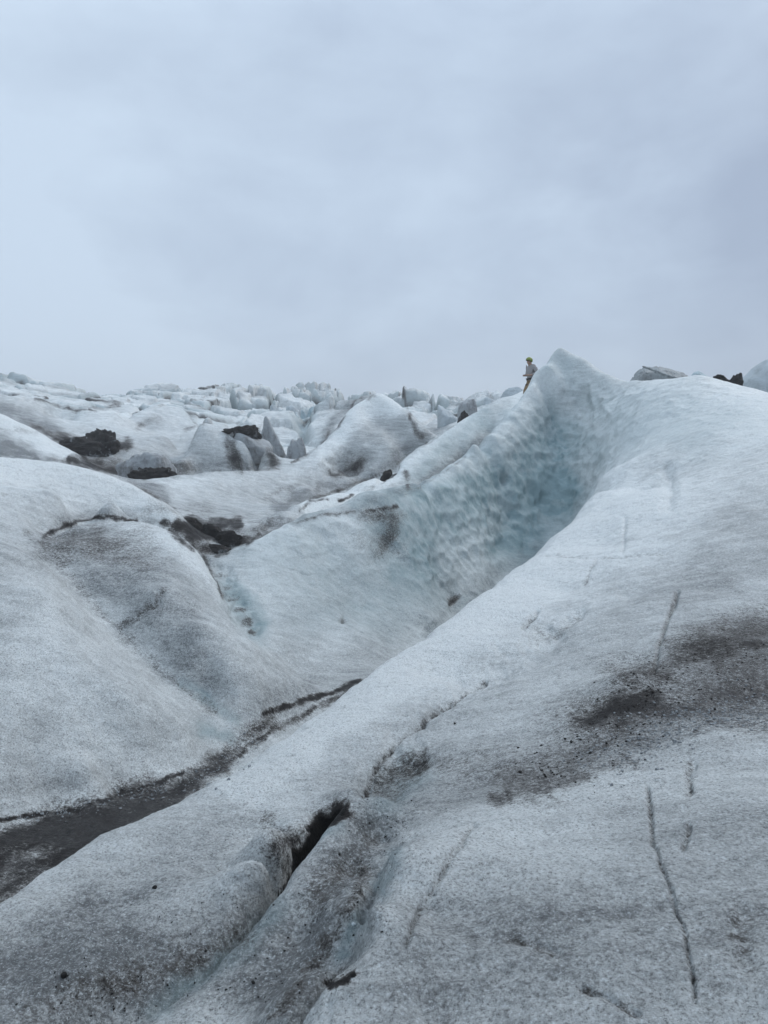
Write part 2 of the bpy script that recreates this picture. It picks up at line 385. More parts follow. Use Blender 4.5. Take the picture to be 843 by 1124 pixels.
Bl([(610, 400), (700, 460), (790, 470)], 40, 0.35); Bl([(225, 800), (250, 805)], 10, 0.5); Bl([(200, 750), (260, 790)], 6, 0.5)
# --- fine grey silt frozen into the crust, with shade painted in places
Gr = lambda pts, w, a, soft=1.0: stroke('grime_shade', pts, w, a, soft)
Gr([(60, 1110), (250, 1040), (340, 1060)], 90, 0.95); Gr([(0, 1050), (120, 1000), (230, 940)], 56, 0.62); Gr([(330, 1060), (400, 940)], 44, 1.0)
Gr([(480, 1100), (620, 1050), (800, 1020)], 120, 0.5); Gr([(700, 930), (843, 930)], 70, 0.4); Gr([(440, 880), (560, 830), (680, 790), (843, 720)], 70, 0.75)
Gr([(480, 800), (600, 740), (740, 690)], 40, 0.3); Gr([(80, 600), (150, 620), (200, 680)], 40, 0.55); Gr([(0, 680), (120, 760)], 60, 0.25); Gr([(300, 770), (440, 700)], 40, 0.4)
Gr([(330, 700), (420, 640), (500, 670)], 40, 0.35); Gr([(230, 560), (320, 545)], 30, 0.4); Gr([(100, 500), (200, 500)], 30, 0.4); Gr([(380, 500), (440, 470)], 30, 0.35)
Gr([(95, 622), (140, 668), (190, 712), (230, 745)], 20, 0.5); Gr([(70, 590), (120, 585)], 14, 0.4)  # silt on the left lobe's flank, its shaded side painted darker
Gr([(0, 870), (120, 850)], 16, 0.3); Gr([(820, 600), (700, 660)], 40, 0.3); Gr([(0, 600), (90, 640)], 30, 0.3)
for pts, w, a in [([(310, 558), (345, 545), (398, 525), (430, 511), (450, 494), (483, 471)], 13, 0.8), ([(264, 594), (300, 580), (350, 564), (400, 556), (445, 538), (476, 524), (511, 498), (540, 473)], 8, 0.75),
                  ([(150, 520), (220, 512), (300, 510)], 9, 0.65), ([(0, 496), (60, 502), (135, 519), (190, 555)], 12, 0.8), ([(0, 447), (36, 462), (71, 483), (120, 512)], 9, 0.8), ([(470, 695), (500, 669), (550, 632), (595, 600)], 12, 0.55),
                  ([(391, 440), (373, 463), (355, 481)], 7, 0.7), ([(199, 586), (219, 600), (234, 628), (250, 655)], 8, 0.7), ([(330, 540), (370, 510), (400, 505)], 22, 0.45), ([(60, 578), (80, 568), (125, 563), (165, 570)], 8, 0.5)]:
    Gr(pts, w, a)  # silt plus painted shade in the troughs behind the crests
# crests painted lighter, as if lit by the open sky
for pts, w, a in [([(0, 512), (60, 517), (135, 536), (190, 574)], 12, 0.7), ([(0, 462), (36, 478), (71, 499)], 9, 0.6), ([(150, 584), (175, 592), (205, 604), (240, 650)], 10, 0.6), ([(290, 600), (349, 580), (420, 572)], 14, 0.6),
                  ([(450, 556), (476, 540), (511, 515), (540, 490), (575, 445), (600, 410)], 11, 0.9), ([(340, 556), (398, 536), (430, 525), (450, 510), (483, 487), (520, 462)], 7, 0.8), ([(355, 496), (391, 456), (414, 441), (433, 448)], 10, 0.6),
                  ([(330, 815), (400, 765), (450, 730), (500, 695), (550, 658), (595, 625), (640, 570), (665, 530)], 24, 0.9), ([(260, 860), (330, 820)], 22, 0.6), ([(680, 480), (760, 440), (843, 450)], 50, 0.3), ([(640, 600), (740, 560)], 50, 0.25), ([(30, 700), (120, 790)], 40, 0.35)]:
    stroke('grime_shade', pts, w, -a, mode='add')
# --- wet silt
stroke('wet', [(-40, 965), (20, 935), (90, 905), (150, 885), (200, 868), (245, 840)], 28, 1.0, 1.6)
stroke('wet', [(560, 872), (650, 835), (720, 795), (790, 775), (860, 765)], 24, 0.8, 1.3)
stroke('calm', [(575, 432), (597, 402), (614, 382), (640, 398), (670, 415)], 16, 0.9, 1.5)
# --- melt cups
Sc = lambda pts, w, a, soft=1.0: stroke('scallop', pts, w, a, soft)
Sc([(480, 610), (540, 565), (590, 550), (625, 500), (650, 450)], 48, 1.05, 1.2); Sc([(625, 480), (630, 430)], 30, 0.6); Sc([(480, 580), (540, 510), (590, 460)], 30, 0.6); Sc([(340, 600), (420, 620), (470, 600)], 46, 0.35); Sc([(700, 430), (780, 450)], 40, 0.4)
# steps cut up the groove, small holes
for k, (px, py) in enumerate([(243, 627), (249, 641), (256, 655), (262, 668), (269, 680), (277, 691)]):
    stroke('dig', [(px - 3, py), (px + 6, py - 1)], 6, 1.0, mode='add'); D([(px, py), (px + 5, py)], 4.5, 0.42)  # the dark mark paints shade into each step
for pts, w, a in [([(552, 525), (556, 527)], 5, 1.6), ([(585, 543), (590, 550)], 9, 0.9), ([(500, 655)], 6, 0.9), ([(378, 680)], 4, 1.0), ([(733, 520), (736, 552)], 8, 0.5), ([(575, 600)], 6, 0.6),
                  ([(600, 686), (632, 676)], 10, 0.7), ([(690, 655), (705, 650)], 7, 0.5), ([(180, 652), (135, 690)], 6, 0.6), ([(435, 845), (460, 836)], 14, 0.8), ([(366, 516), (398, 505)], 9, 1.2),
                  ([(398, 872), (440, 808), (530, 742), (600, 700)], 13, 1.5), ([(425, 862), (452, 838)], 22, 1.8), ([(560, 560), (548, 600)], 8, 0.8), ([(710, 765)], 12, 0.7), ([(422, 524), (432, 516)], 6, 1.5)]:
    stroke('dig', pts, w, a, mode='add')

# ------------------------------------------------------------------ relief
nx, ny, nz = normals(X, Y, Z)
steep = 1 - nz
amp = np.zeros_like(X)
near = sstep(40, 10, R)
amp += 0.13 * fbm(X * 0.55, Y * 0.55, Z * 0.55, 3) * sstep(1.5, 6, R) * (1 - 0.3 * near)
amp += 0.030 * fbm(X * 2.1, Y * 2.1, Z * 2.1, 3)
amp += 0.012 * fbm(X * 8, Y * 8, Z * 8, 3) * sstep(45, 25, R)
q_ = R < 15
amp[q_] += 0.005 * fbm(X[q_] * 24, Y[q_] * 24, Z[q_] * 24, 3, 0.6) * sstep(15, 8, R[q_])
# melt runnels drawn out along the slope of the right-hand flank
u, v = X * 0.80 + Y * 0.60, -X * 0.60 + Y * 0.80
amp += 0.022 * perlin(u * 0.7, v * 5.0, Z * 2) * sstep(9, 18, R)
amp += 0.012 * perlin(X * 0.9, Y * 3.2, Z * 6) * sstep(3, 8, R)
# melt cups on the wall of the hollow
amp *= 1 - 0.55 * np.clip(ATTR['scallop'], 0, 1)
m = ATTR['scallop'] > 0.03
f1, f2 = worley(X[m] * 2.4 , Y[m] * 2.5, Z[m] * 3.3)
g1, g2 = worley(X[m] * 5 + 40, Y[m] * 5, Z[m] * 6.4)
amp[m] += ATTR['scallop'][m] * (0.20 * np.minimum(f1, 0.85) ** 2 + 0.06 * np.minimum(g1, .8) ** 2)
# broken icefall far off: leaning blocks of ice with crevasses between
far = sstep(38, 62, R) * sstep(900, 180, R)
mf = far > 0.01
xm, ym = X[mf], Y[mf]
wx = xm + 2.2 * perlin(xm * 0.12, ym * 0.12, 0 * xm) + 0.7 * perlin(xm * 0.5, ym * 0.5, 0 * xm + 3)
wy = ym + 3.0 * perlin(xm * 0.12 + 9, ym * 0.12, 0 * xm)


def blocks(sx, sy, sd):
    px_, py_ = wx * sx + sd, (wy + 0.35 * wx) * sy + sd
    ix, iy = np.floor(px_).astype(np.int32), np.floor(py_).astype(np.int32)
    f1 = np.full(px_.shape, 9.0); f2 = f1.copy(); hh = np.zeros(px_.shape)
    for dx in (-1, 0, 1):
        for dy in (-1, 0, 1):
            h = _perm[_perm[(ix + dx) & 255] + ((iy + dy) & 255)]
            j = _g[h]
            qx, qy = px_ - (ix + dx + 0.5 + 0.45 * j[:, 0]), py_ - (iy + dy + 0.5 + 0.45 * j[:, 1])
            dd = np.hypot(qx, qy)
            val = j[:, 2] + 0.9 * qx * j[:, 1] + 0.9 * qy * j[:, 0]
            near_ = dd < f1
            f2 = np.where(near_, f1, np.minimum(f2, dd)); hh = np.where(near_, val, hh); f1 = np.where(near_, dd, f1)
    return f2 - f1, hh


e1, h1 = blocks(0.17, 0.11, 3.0)
e2, h2 = blocks(0.42, 0.30, 40.0)
grow = far[mf] * np.clip(R[mf] / 75, 0.55, 1.5) * (0.36 + 0.64 * sstep(-0.30, -0.08, TH[mf]))
big = perlin(xm * 0.035, ym * 0.05, 0 * xm + 3.1)
Z[mf] += grow * (1.15 * h1 * sstep(0.0, 0.22, e1) - 1.5 * sstep(0.16, 0.0, e1) + 0.55 * h2 - 0.6 * sstep(0.14, 0, e2) + 1.3 * big + 0.35 * fbm(xm * 0.9, ym * 0.9, 0 * xm, 4, 0.6))
silt = sstep(0.12, 0.42, perlin(xm * 0.10, ym * 0.07, 0 * xm + 2) + 0.2 * h2)
ATTR['dirt'][mf] = np.maximum(ATTR['dirt'][mf], far[mf] * (1.0 * sstep(0.16, 0.0, e1) * sstep(-0.3, 0.2, perlin(xm * .2, ym * .2, 0 * xm + 8)) + 0.8 * silt * sstep(0.3, 0.0, e2)))
ATTR['blue'][mf] = np.maximum(ATTR['blue'][mf], 0.6 * far[mf] * sstep(0.30, 0.05, e1))
ATTR['grime_shade'][mf] = np.maximum(ATTR['grime_shade'][mf], 0.5 * far[mf] * sstep(-0.1, 0.5, perlin(xm * 0.2, ym * 0.15, 0 * xm + 22)))
amp *= 1 - ATTR['calm']
# dug marks: sized with the distance at which they were read
amp -= ATTR['dig'] * 0.0065 * np.clip(R, 2, 34)
X += nx * amp; Y += ny * amp; Z += nz * amp

# ------------------------------------------------------------------ mesh
co = np.stack([X, Y, Z], -1).reshape(-1, 3).astype(np.float32)
I = np.arange(NT * NR).reshape(NT, NR)
In = np.roll(I, -1, axis=0)
quads = np.stack([I[:, :-1], I[:, 1:], In[:, 1:], In[:, :-1]], -1).reshape(-1, 4)


def mesh_from(name, co, quads):
    me = bpy.data.meshes.new(name)
    me.vertices.add(len(co)); me.vertices.foreach_set('co', co.ravel())
    k = quads.shape[1]
    me.loops.add(quads.size); me.loops.foreach_set('vertex_index', quads.astype(np.int32).ravel())
    me.polygons.add(len(quads))
    me.polygons.foreach_set('loop_start', np.arange(0, quads.size, k, dtype=np.int32))
    me.polygons.foreach_set('loop_total', np.full(len(quads), k, np.int32))
    me.update(calc_edges=True)
    me.polygons.foreach_set('use_smooth', np.ones(len(quads), bool))
    return me


apex = len(co)
co2 = np.vstack([co, [[0, 0, -1.62]]]).astype(np.float32)
me = mesh_from('glacier', co2, quads[:, ::-1])
for k in ('dirt', 'blue', 'wet', 'grime_shade'):
    at = me.attributes.new(k, 'FLOAT', 'POINT')
    at.data.foreach_set('value', np.append(ATTR[k].ravel(), 0).astype(np.float32))
glacier = bpy.data.objects.new('glacier', me)
COL.objects.link(glacier)
glacier['kind'] = 'structure'


# ------------------------------------------------------------------ materials
class NT_:
    def __init__(s, name):
        s.m = bpy.data.materials.new(name); s.m.use_nodes = True
        s.t = s.m.node_tree; s.n = s.t.nodes; s.l = s.t.links
        s.b = s.n['Principled BSDF']
        s.co = s.n.new('ShaderNodeTexCoord').outputs['Object']

    def put(s, sock, v):
        if hasattr(v, 'is_output') or hasattr(v, 'links'):
            s.l.new(v, sock)
        else:
            sock.default_value = v

    def attr(s, name):
        a = s.n.new('ShaderNodeAttribute'); a.attribute_name = name
        return a.outputs['Fac']

    def noise(s, scale, detail=4, rough=0.55, stretch=None, dist=0.0):
        a = s.n.new('ShaderNodeTexNoise'); a.inputs['Scale'].default_value = scale
        a.inputs['Detail'].default_value = detail; a.inputs['Roughness'].default_value = rough; a.inputs['Distortion'].default_value = dist
        if stretch:
            mp = s.n.new('ShaderNodeMapping'); mp.inputs['Scale'].default_value = stretch[:3]
            if len(stretch) > 3: mp.inputs['Rotation'].default_value = (0, 0, stretch[3])
            s.l.new(s.co, mp.inputs['Vector']); s.l.new(mp.outputs[0], a.inputs['Vector'])
        else:
            s.l.new(s.co, a.inputs['Vector'])
        return a.outputs['Fac']

    def vor(s, scale, out='Distance'):
        a = s.n.new('ShaderNodeTexVoronoi'); a.inputs['Scale'].default_value = scale
        s.l.new(s.co, a.inputs['Vector'])
        return a.outputs[out]

    def math(s, op, a, b=0.0, c=None, clamp=False):
        k = s.n.new('ShaderNodeMath'); k.operation = op; k.use_clamp = clamp
        s.put(k.inputs[0], a); s.put(k.inputs[1], b)
        if c is not None: s.put(k.inputs[2], c)
        return k.outputs[0]

    def ramp(s, v, a, b, lo=0.0, hi=1.0):
        k = s.n.new('ShaderNodeMapRange'); k.interpolation_type = 'SMOOTHSTEP'
        s.put(k.inputs['Value'], v)
        for nme, val in (('From Min', a), ('From Max', b), ('To Min', lo), ('To Max', hi)):
            s.put(k.inputs[nme], val)
        return k.outputs[0]

    def mix(s, f, a, b):
        k = s.n.new('ShaderNodeMix'); k.data_type = 'RGBA'
        s.put(k.inputs[0], f)
        for sock, v in ((k.inputs[6], a), (k.inputs[7], b)):
            if isinstance(v, tuple): sock.default_value = (*v, 1) if len(v) == 3 else v
            else: s.l.new(v, sock)
        return k.outputs[2]

    def bump(s, h, strength, dist, nrm=None):
        k = s.n.new('ShaderNodeBump'); s.put(k.inputs['Strength'], strength); k.inputs['Distance'].default_value = dist
        s.l.new(h, k.inputs['Height'])
        if nrm is not None: s.l.new(nrm, k.inputs['Normal'])
        return k.outputs[0]


WHITE, GREY, BLUE = (0.755, 0.780, 0.765), (0.143, 0.150, 0.150), (0.145, 0.215, 0.23)
MUD, BROWN = (0.026, 0.0235, 0.0225), (0.105, 0.093, 0.082)


def ice_material(name, use_attr=True, white=WHITE, grime_shade=0.5):
    s = NT_(name)
    n_big = s.noise(0.35, 5, 0.6)
    n_mid = s.noise(2.2, 6, 0.65)
    n_str = s.noise(3.0, 5, 0.6, (0.35, 2.0, 3.0, 0.4))
    n_fin = s.noise(26, 8, 0.8)
    n_grn = s.noise(75, 5, 0.85)
    # weathered crust, greyed by fine silt in uneven patches
    g = s.math('ADD', s.math('MULTIPLY', n_big, 0.7), s.math('ADD', s.math('MULTIPLY', n_mid, 0.5), s.math('MULTIPLY', n_str, 0.75)))
    g = s.math('ADD', g, s.math('MULTIPLY', s.math('SUBTRACT', n_fin, 0.5), 0.9))
    geo = s.n.new('ShaderNodeNewGeometry')
    grime_f = s.ramp(g, 0.72, 1.30, 0.0, 1.0)
    grime_f = s.math('MULTIPLY', grime_f, grime_shade, clamp=True)
    if use_attr:
        grime_f = s.math('ADD', grime_f, s.math('MULTIPLY', s.attr('grime_shade'), s.ramp(n_fin, 0.25, 0.75, 0.55, 1.25)), clamp=True)  # silt, plus painted trough shade and crest light
    c = s.mix(grime_f, white, GREY)
    n_m2 = s.noise(11, 6, 0.75)
    c = s.mix(s.ramp(n_m2, 0.52, 0.68, 0, 0.35), c, (0.20, 0.20, 0.20))
    c = s.mix(s.ramp(n_grn, 0.50, 0.63, 0, 0.8), c, (0.10, 0.098, 0.096))
    c = s.mix(s.ramp(n_grn, 0.47, 0.34, 0, 0.75), c, (0.80, 0.845, 0.865))
    rough = s.ramp(n_mid, 0.3, 0.7, 0.42, 0.62)
    if use_attr:
        bl = s.math('MULTIPLY', s.attr('blue'), s.ramp(n_mid, 0.3, 0.65, 1.15, 0.7), clamp=True)
        c = s.mix(bl, c, s.mix(n_mid, BLUE, (0.32, 0.425, 0.44)))
        di = s.math('ADD', s.attr('dirt'), s.math('MULTIPLY', s.math('SUBTRACT', n_mid, 0.5), 0.5))
        di = s.math('ADD', di, s.math('MULTIPLY', s.math('SUBTRACT', n_fin, 0.5), 1.3))
        di = s.math('ADD', di, s.math('MULTIPLY', s.math('SUBTRACT', n_grn, 0.5), 1.1))
        have = s.ramp(s.attr('dirt'), 0.02, 0.25)
        lo = s.math('MULTIPLY', s.ramp(di, 0.10, 0.55, 0, 0.8), have)
        hi = s.math('MULTIPLY', s.ramp(di, 0.34, 0.72, 0, 1.0), have)
        c = s.mix(lo, c, BROWN)
        c = s.mix(hi, c, MUD)
        c = s.mix(s.ramp(di, 0.9, 1.15), c, (0.005, 0.005, 0.005))  # heaviest marks turn near black: painted shade of the crevasse void
        w = s.attr('wet')
        rough = s.math('MULTIPLY_ADD', s.math('MULTIPLY', w, s.ramp(n_mid, 0.35, 0.6)), -0.34, rough)
    s.l.new(c, s.b.inputs['Base Color'])
    if use_attr: s.put(s.b.inputs['Specular IOR Level'], s.math('MULTIPLY_ADD', s.math('MULTIPLY', s.attr('wet'), s.ramp(n_mid, 0.40, 0.56)), 0.42, s.ramp(lo, 0.0, 0.8, 0.5, 0.16)))
    s.put(s.b.inputs['Roughness'], rough)
    s.b.inputs['IOR'].default_value = 1.31
    h = s.math('ADD', s.math('MULTIPLY', n_fin, 1.0), s.math('MULTIPLY', n_grn, 0.45))
    b = s.bump(s.noise(2.4, 6, 0.65, (0.6, 1.5, 2.0, 0.4)), s.math('MULTIPLY_ADD', s.attr('blue'), -0.5, 0.55, clamp=True) if use_attr else 0.5, 0.14)
    b = s.bump(s.noise(9, 6, 0.7), 0.8, 0.05, b)
    b = s.bump(h, 1.0, 0.024, b)
    s.l.new(b, s.b.inputs['Normal'])
    return s.m


M_ICE = ice_material('weathered_ice')
me.materials.append(M_ICE)

def rock_material(name, c1, c2, ice=0.0, scale=6.0):
    s = NT_(name)
    a = s.noise(scale, 6, 0.7); b = s.noise(scale * 9, 5, 0.75)
    c = s.mix(s.ramp(a, 0.35, 0.68), c1, c2)
    c = s.mix(s.ramp(b, 0.35, 0.75, 0, 0.7), c, tuple(0.45 * v for v in c1))
    if ice:
        c = s.mix(s.math('MULTIPLY', s.ramp(s.noise(scale * 0.7, 5, 0.7), 0.56, 0.66), ice), c, (0.36, 0.385, 0.40))
    s.l.new(c, s.b.inputs['Base Color'])
    s.b.inputs['Roughness'].default_value = 0.85
    s.b.inputs['Specular IOR Level'].default_value = 0.2
    s.l.new(s.bump(b, 0.9, 0.04), s.b.inputs['Normal'])
    return s.m


def streaked_ice(name, base, amount, zsharp=0.22, tint=BROWN):
    """weathered ice with silt washed down its sides"""
    s = NT_(name)
    st = s.noise(1.6, 5, 0.6, (1.5, 1.5, zsharp)); m = s.noise(1.3, 5, 0.6); f = s.noise(9, 6, 0.8)
    g = s.math('ADD', s.math('MULTIPLY', st, 0.8), s.math('ADD', s.math('MULTIPLY', m, 0.55), s.math('MULTIPLY', f, 0.35)))
    c = s.mix(s.ramp(m, 0.3, 0.7, 0, 0.5), base, tuple(0.72 * v for v in base))
    c = s.mix(s.math('MULTIPLY', s.ramp(g, 0.80, 1.10), amount), c, tint)
    c = s.mix(s.math('MULTIPLY', s.ramp(g, 1.0, 1.22), amount), c, MUD)
    s.l.new(c, s.b.inputs['Base Color'])
    s.b.inputs['Roughness'].default_value = 0.55; s.b.inputs['IOR'].default_value = 1.31
    s.l.new(s.bump(f, 0.7, 0.12, s.bump(m, 0.5, 0.4)), s.b.inputs['Normal'])
    return s.m


M_DEBRIS = rock_material('wet_black_gravel', (0.022, 0.020, 0.019), (0.05, 0.045, 0.041), 0.45, 3.0)
M_STONE = rock_material('basalt', (0.03, 0.028, 0.027), (0.06, 0.055, 0.05), 0, 40)
M_SERAC = streaked_ice('clean_serac_ice', (0.47, 0.52, 0.54), 0.35)
M_SERAC_BLUE = streaked_ice('blue_serac_ice', (0.38, 0.48, 0.51), 0.3)
M_SERAC_DIRTY = streaked_ice('silty_serac_ice', (0.38, 0.40, 0.41), 1.0)
M_GREY_ICE = streaked_ice('grey_serac_ice', (0.36, 0.385, 0.39), 0.6)


def ground(th, r):
    """height of the finished sheet under a bearing and distance"""
    i = int(round(float(np.interp(th, th_f, np.arange(NT))))); j = int(round(float(np.interp(math.log(r), lr_f, np.arange(NR)))))
    return float(Z[i, j])


def tag(o, label, cat, group=None):
    o['label'] = label; o['category'] = cat
    if group: o['group'] = group
    return o


_ico = {}


def ico(level):
    if level not in _ico:
        bm = bmesh.new(); bmesh.ops.create_icosphere(bm, subdivisions=level, radius=1)
        v = np.array([p.co[:] for p in bm.verts]); f = np.array([[q.index for q in p.verts] for p in bm.faces])
        bm.free(); _ico[level] = (v, f)
    return _ico[level]


def boulder_mesh(name, half, seed, level=5, planes=13, p=10, rough=0.10, freq=2.2, flat_top=None, lean=(0, 0)):
    """broken block: the common inside of random planes, weathered, standing on z = 0"""
    v, f = ico(level)
    g = np.random.default_rng(seed)
    N = g.normal(size=(planes, 3)); N /= np.linalg.norm(N, axis=1)[:, None]
    dist = g.uniform(0.62, 1.0, planes)
    N = np.vstack([N, [[0, 0, -1]]]); dist = np.append(dist, 0.5)
    if flat_top: N = np.vstack([N, [[lean[0], lean[1], 1]]]); dist = np.append(dist, flat_top)
    k = np.clip(v @ N.T, 0, None) / dist
    rad = np.minimum((k ** p).sum(1) ** (-1 / p), 1.3)
    q = v * rad[:, None]
    q *= (1 + rough * fbm(q[:, 0] * freq + seed * 3.1, q[:, 1] * freq, q[:, 2] * freq, 5, 0.55))[:, None]
    ext = np.abs(q).max(0)
    q = q / ext
    lo = q[:, 2].min()
    q[:, 2] = (q[:, 2] - lo) / (q[:, 2].max() - lo)
    q[:, 0] += lean[0] * q[:, 2]; q[:, 1] += lean[1] * q[:, 2]
    q *= np.array([half[0], half[1], half[2]])
    return mesh_from(name, q.astype(np.float32), f)


def block(name, px0, px1, ptop, r, mat, label, cat, seed, group=None, depth=0.8, rough=0.12, sink=0.5, rot=None, pbase=None, **kw):
    """a block that stands on the sheet r metres off, between two bearings, up to a surveyed top"""
    pxm = (px0 + px1) / 2
    th, et = ang(pxm, ptop)
    zg = ground(th, r)
    ztop = et * r
    if pbase: zg = ang(pxm, pbase)[1] * r
    hgt = max(ztop - zg, 0.05 * r * 0.1) 
    w = (px1 - px0) / F * r
    sk = min(sink, 0.6 * hgt + 0.05)
    me_ = boulder_mesh(name, (w / 2, w / 2 * depth, hgt + sk), seed, rough=rough, **kw)
    me_.materials.append(mat)
    o = bpy.data.objects.new(name, me_); COL.objects.link(o)
    o.location = (math.sin(th) * r, math.cos(th) * r, zg - sk)
    o.rotation_euler = (0, 0, -th if rot is None else rot)
    tag(o, label, cat, group)
    return o


# blocks of ice and heaps of black gravel standing on the glacier
SG = 'ice blocks along the broken skyline'
def hull_block(name, outline, r, thick, mat, label, cat, group, seed):
    """angular block: hull of a surveyed outline and a smaller one behind it, edges broken"""
    th0, _ = ang(sum(p[0] for p in outline) / len(outline), 420)
    base = Vector((math.sin(th0) * r, math.cos(th0) * r, 0))
    bm = bmesh.new()
    for k_, (rr_, shr) in enumerate(((r, 1.0), (r + thick, 0.72), (r - 0.35 * thick, 0.8))):
        for px, py in outline:
            cx_ = sum(p[0] for p in outline) / len(outline); cy_ = max(p[1] for p in outline)
            th, e = ang(cx_ + (px - cx_) * shr, cy_ + (py - cy_) * (1 if k_ == 0 else shr * 0.96))
            bm.verts.new(Vector((math.sin(th) * rr_, math.cos(th) * rr_, e * r)) - base)
    h = bmesh.ops.convex_hull(bm, input=bm.verts)
    bmesh.ops.delete(bm, geom=[v for v in bm.verts if not v.link_faces], context='VERTS')
    bmesh.ops.bevel(bm, geom=bm.edges[:], offset=0.035, segments=2, affect='EDGES')
    bmesh.ops.triangulate(bm, faces=bm.faces)
    for _ in range(4): bmesh.ops.subdivide_edges(bm, edges=[e_ for e_ in bm.edges if e_.calc_length() > 0.07], cuts=1, use_grid_fill=True); bmesh.ops.triangulate(bm, faces=bm.faces)
    q = np.array([v.co[:] for v in bm.verts]); nn = np.array([v.normal[:] for v in bm.verts])
    d_ = 0.07 * fbm(q[:, 0] * 1.6 + seed, q[:, 1] * 1.6, q[:, 2] * 1.6, 5, 0.6)
    for v, n_, dd_ in zip(bm.verts, nn, d_): v.co += Vector(n_) * float(dd_)
    m_ = bpy.data.meshes.new(name); bm.to_mesh(m_); bm.free(); m_.materials.append(mat)
    o = bpy.data.objects.new(name, m_); COL.objects.link(o); o.location = base
    return tag(o, label, cat, group)


hull_block('serac', [(684, 440), (690, 424), (695, 412), (704, 402.5), (713, 404), (722, 401.5), (735, 404.5), (752, 411), (772, 420), (776, 440)], 29.0, 1.6, M_GREY_ICE,
           'grey angular ice block with a dark upper edge, just right of the big peak', 'ice block', SG, 5)
block('serac', 748, 796, 407, 37, M_SERAC_BLUE, 'small pale blue ice dome between the grey block and the black boulders', 'ice block', 8, SG, 0.8, 0.12, p=6)
block('serac', 797, 905, 394, 31, M_SERAC, 'large rounded pale ice dome at the right edge of the skyline', 'ice block', 21, SG, 0.8, 0.08, p=5)
block('boulder', 780, 802, 411, 26.6, M_DEBRIS, 'squat black boulder left of the large ice dome on the skyline', 'boulder', 31, 'black boulders on the ice', 0.8, 0.2)
block('boulder', 794, 816, 409, 26.4, M_DEBRIS, 'pointed black boulder leaning against the large ice dome at right', 'boulder', 32, 'black boulders on the ice', 0.8, 0.25, lean=(0.3, 0))
RG = 'pale ice blocks in the far icefall'
rowb = [(292, 312, 444, 66, 'white ice block at the left end of the pale row behind the dark fin'), (308, 330, 445, 62, 'pale ice block with a sloping top beside the blue gap'), (326, 341, 450, 70, 'narrow blue ice block set back in the gap of the pale row'),
        (336, 358, 446, 63, 'broad blue white ice block right of the blue gap'), (354, 366, 453, 60, 'low white ice block at the foot of the broad pale block'), (362, 382, 456, 64, 'small white ice block just left of the smooth pointed mound')]
for k, (a_, b_, t_, r_, lb) in enumerate(rowb):
    block('serac', a_, b_, t_, r_, M_SERAC_BLUE if k in (2, 3) else M_SERAC, lb, 'ice block', 50 + k, RG, 0.8, 0.12, p=12, planes=9, sink=1.5)
block('serac', 236, 300, 470, 36, M_SERAC_DIRTY, 'silt streaked ice block under the black gravel cap left of centre', 'ice block', 71, 'streaked ice blocks', 0.7, 0.1, sink=1.0, p=9)
block('serac', 283, 318, 457, 39, M_SERAC_DIRTY, 'tall leaning ice fin with dark streaks right of the gravel capped block', 'ice block', 72, 'streaked ice blocks', 0.7, 0.1, sink=1.0, lean=(-0.25, 0), p=12)
block('serac', 312, 342, 480, 37, M_SERAC_DIRTY, 'low dirty ice block at the right foot of the leaning fin', 'ice block', 73, 'streaked ice blocks', 0.8, 0.15, sink=1.0)
block('serac', 474, 508, 444, 48, M_SERAC, 'blue white ice block left of the block with black stones on it', 'ice block', 81, SG, 0.8, 0.1, p=12, sink=1.0)
block('serac', 497, 528, 438, 46, M_SERAC_DIRTY, 'dirt streaked ice block carrying black stones behind the second ridge', 'ice block', 82, SG, 0.8, 0.1, p=12, sink=1.0)
block('serac', 524, 552, 436, 52, M_SERAC, 'pale ice block on the skyline just below and left of the person', 'ice block', 83, SG, 0.8, 0.1, p=10, sink=1.0)
block('serac', 548, 582, 424, 42, M_SERAC, 'pale ice block at the feet of the person', 'ice block', 84, SG, 0.8, 0.1, p=10, sink=1.0)
block('boulder', 502, 522, 450, 40, M_DEBRIS, 'black boulder in front of the streaked ice block behind the second ridge', 'boulder', 91, 'black boulders on the ice', 0.8, 0.2)
block('boulder', 417, 433, 515, 29.0, M_DEBRIS, 'black boulder in the notch below the smooth pointed mound', 'boulder', 92, 'black boulders on the ice', 0.8, 0.2)
HG = 'heaps of black gravel on the ice'
block('gravel_heap', 58, 116, 479, 36.5, M_DEBRIS, 'low black gravel heap, left one of the pair on the white slope', 'gravel heap', 101, HG, 0.6, 0.3, freq=3.5, sink=0.45, p=4)
block('gravel_heap', 88, 140, 470, 37, M_DEBRIS, 'pointed black gravel heap, tallest at far left', 'gravel heap', 102, HG, 0.6, 0.3, freq=4.0, sink=0.9, p=2.5)
block('gravel_heap', 240, 302, 466, 35.8, M_DEBRIS, 'black gravel cap on the top edge of the streaked ice block', 'gravel heap', 103, HG, 0.55, 0.35, freq=3.5, sink=0.1, pbase=482, p=4)
block('serac', 128, 208, 496, 31.8, M_SERAC_DIRTY, 'grey streaked slab of dirty ice below the pointed gravel heap', 'ice block', 104, 'streaked ice blocks', 0.5, 0.2, sink=0.4)
block('gravel_heap', 132, 192, 512, 30.6, M_DEBRIS, 'flat black gravel heap at the foot of the grey streaked slab', 'gravel heap', 105, HG, 0.4, 0.3, freq=3.5, sink=0.15)
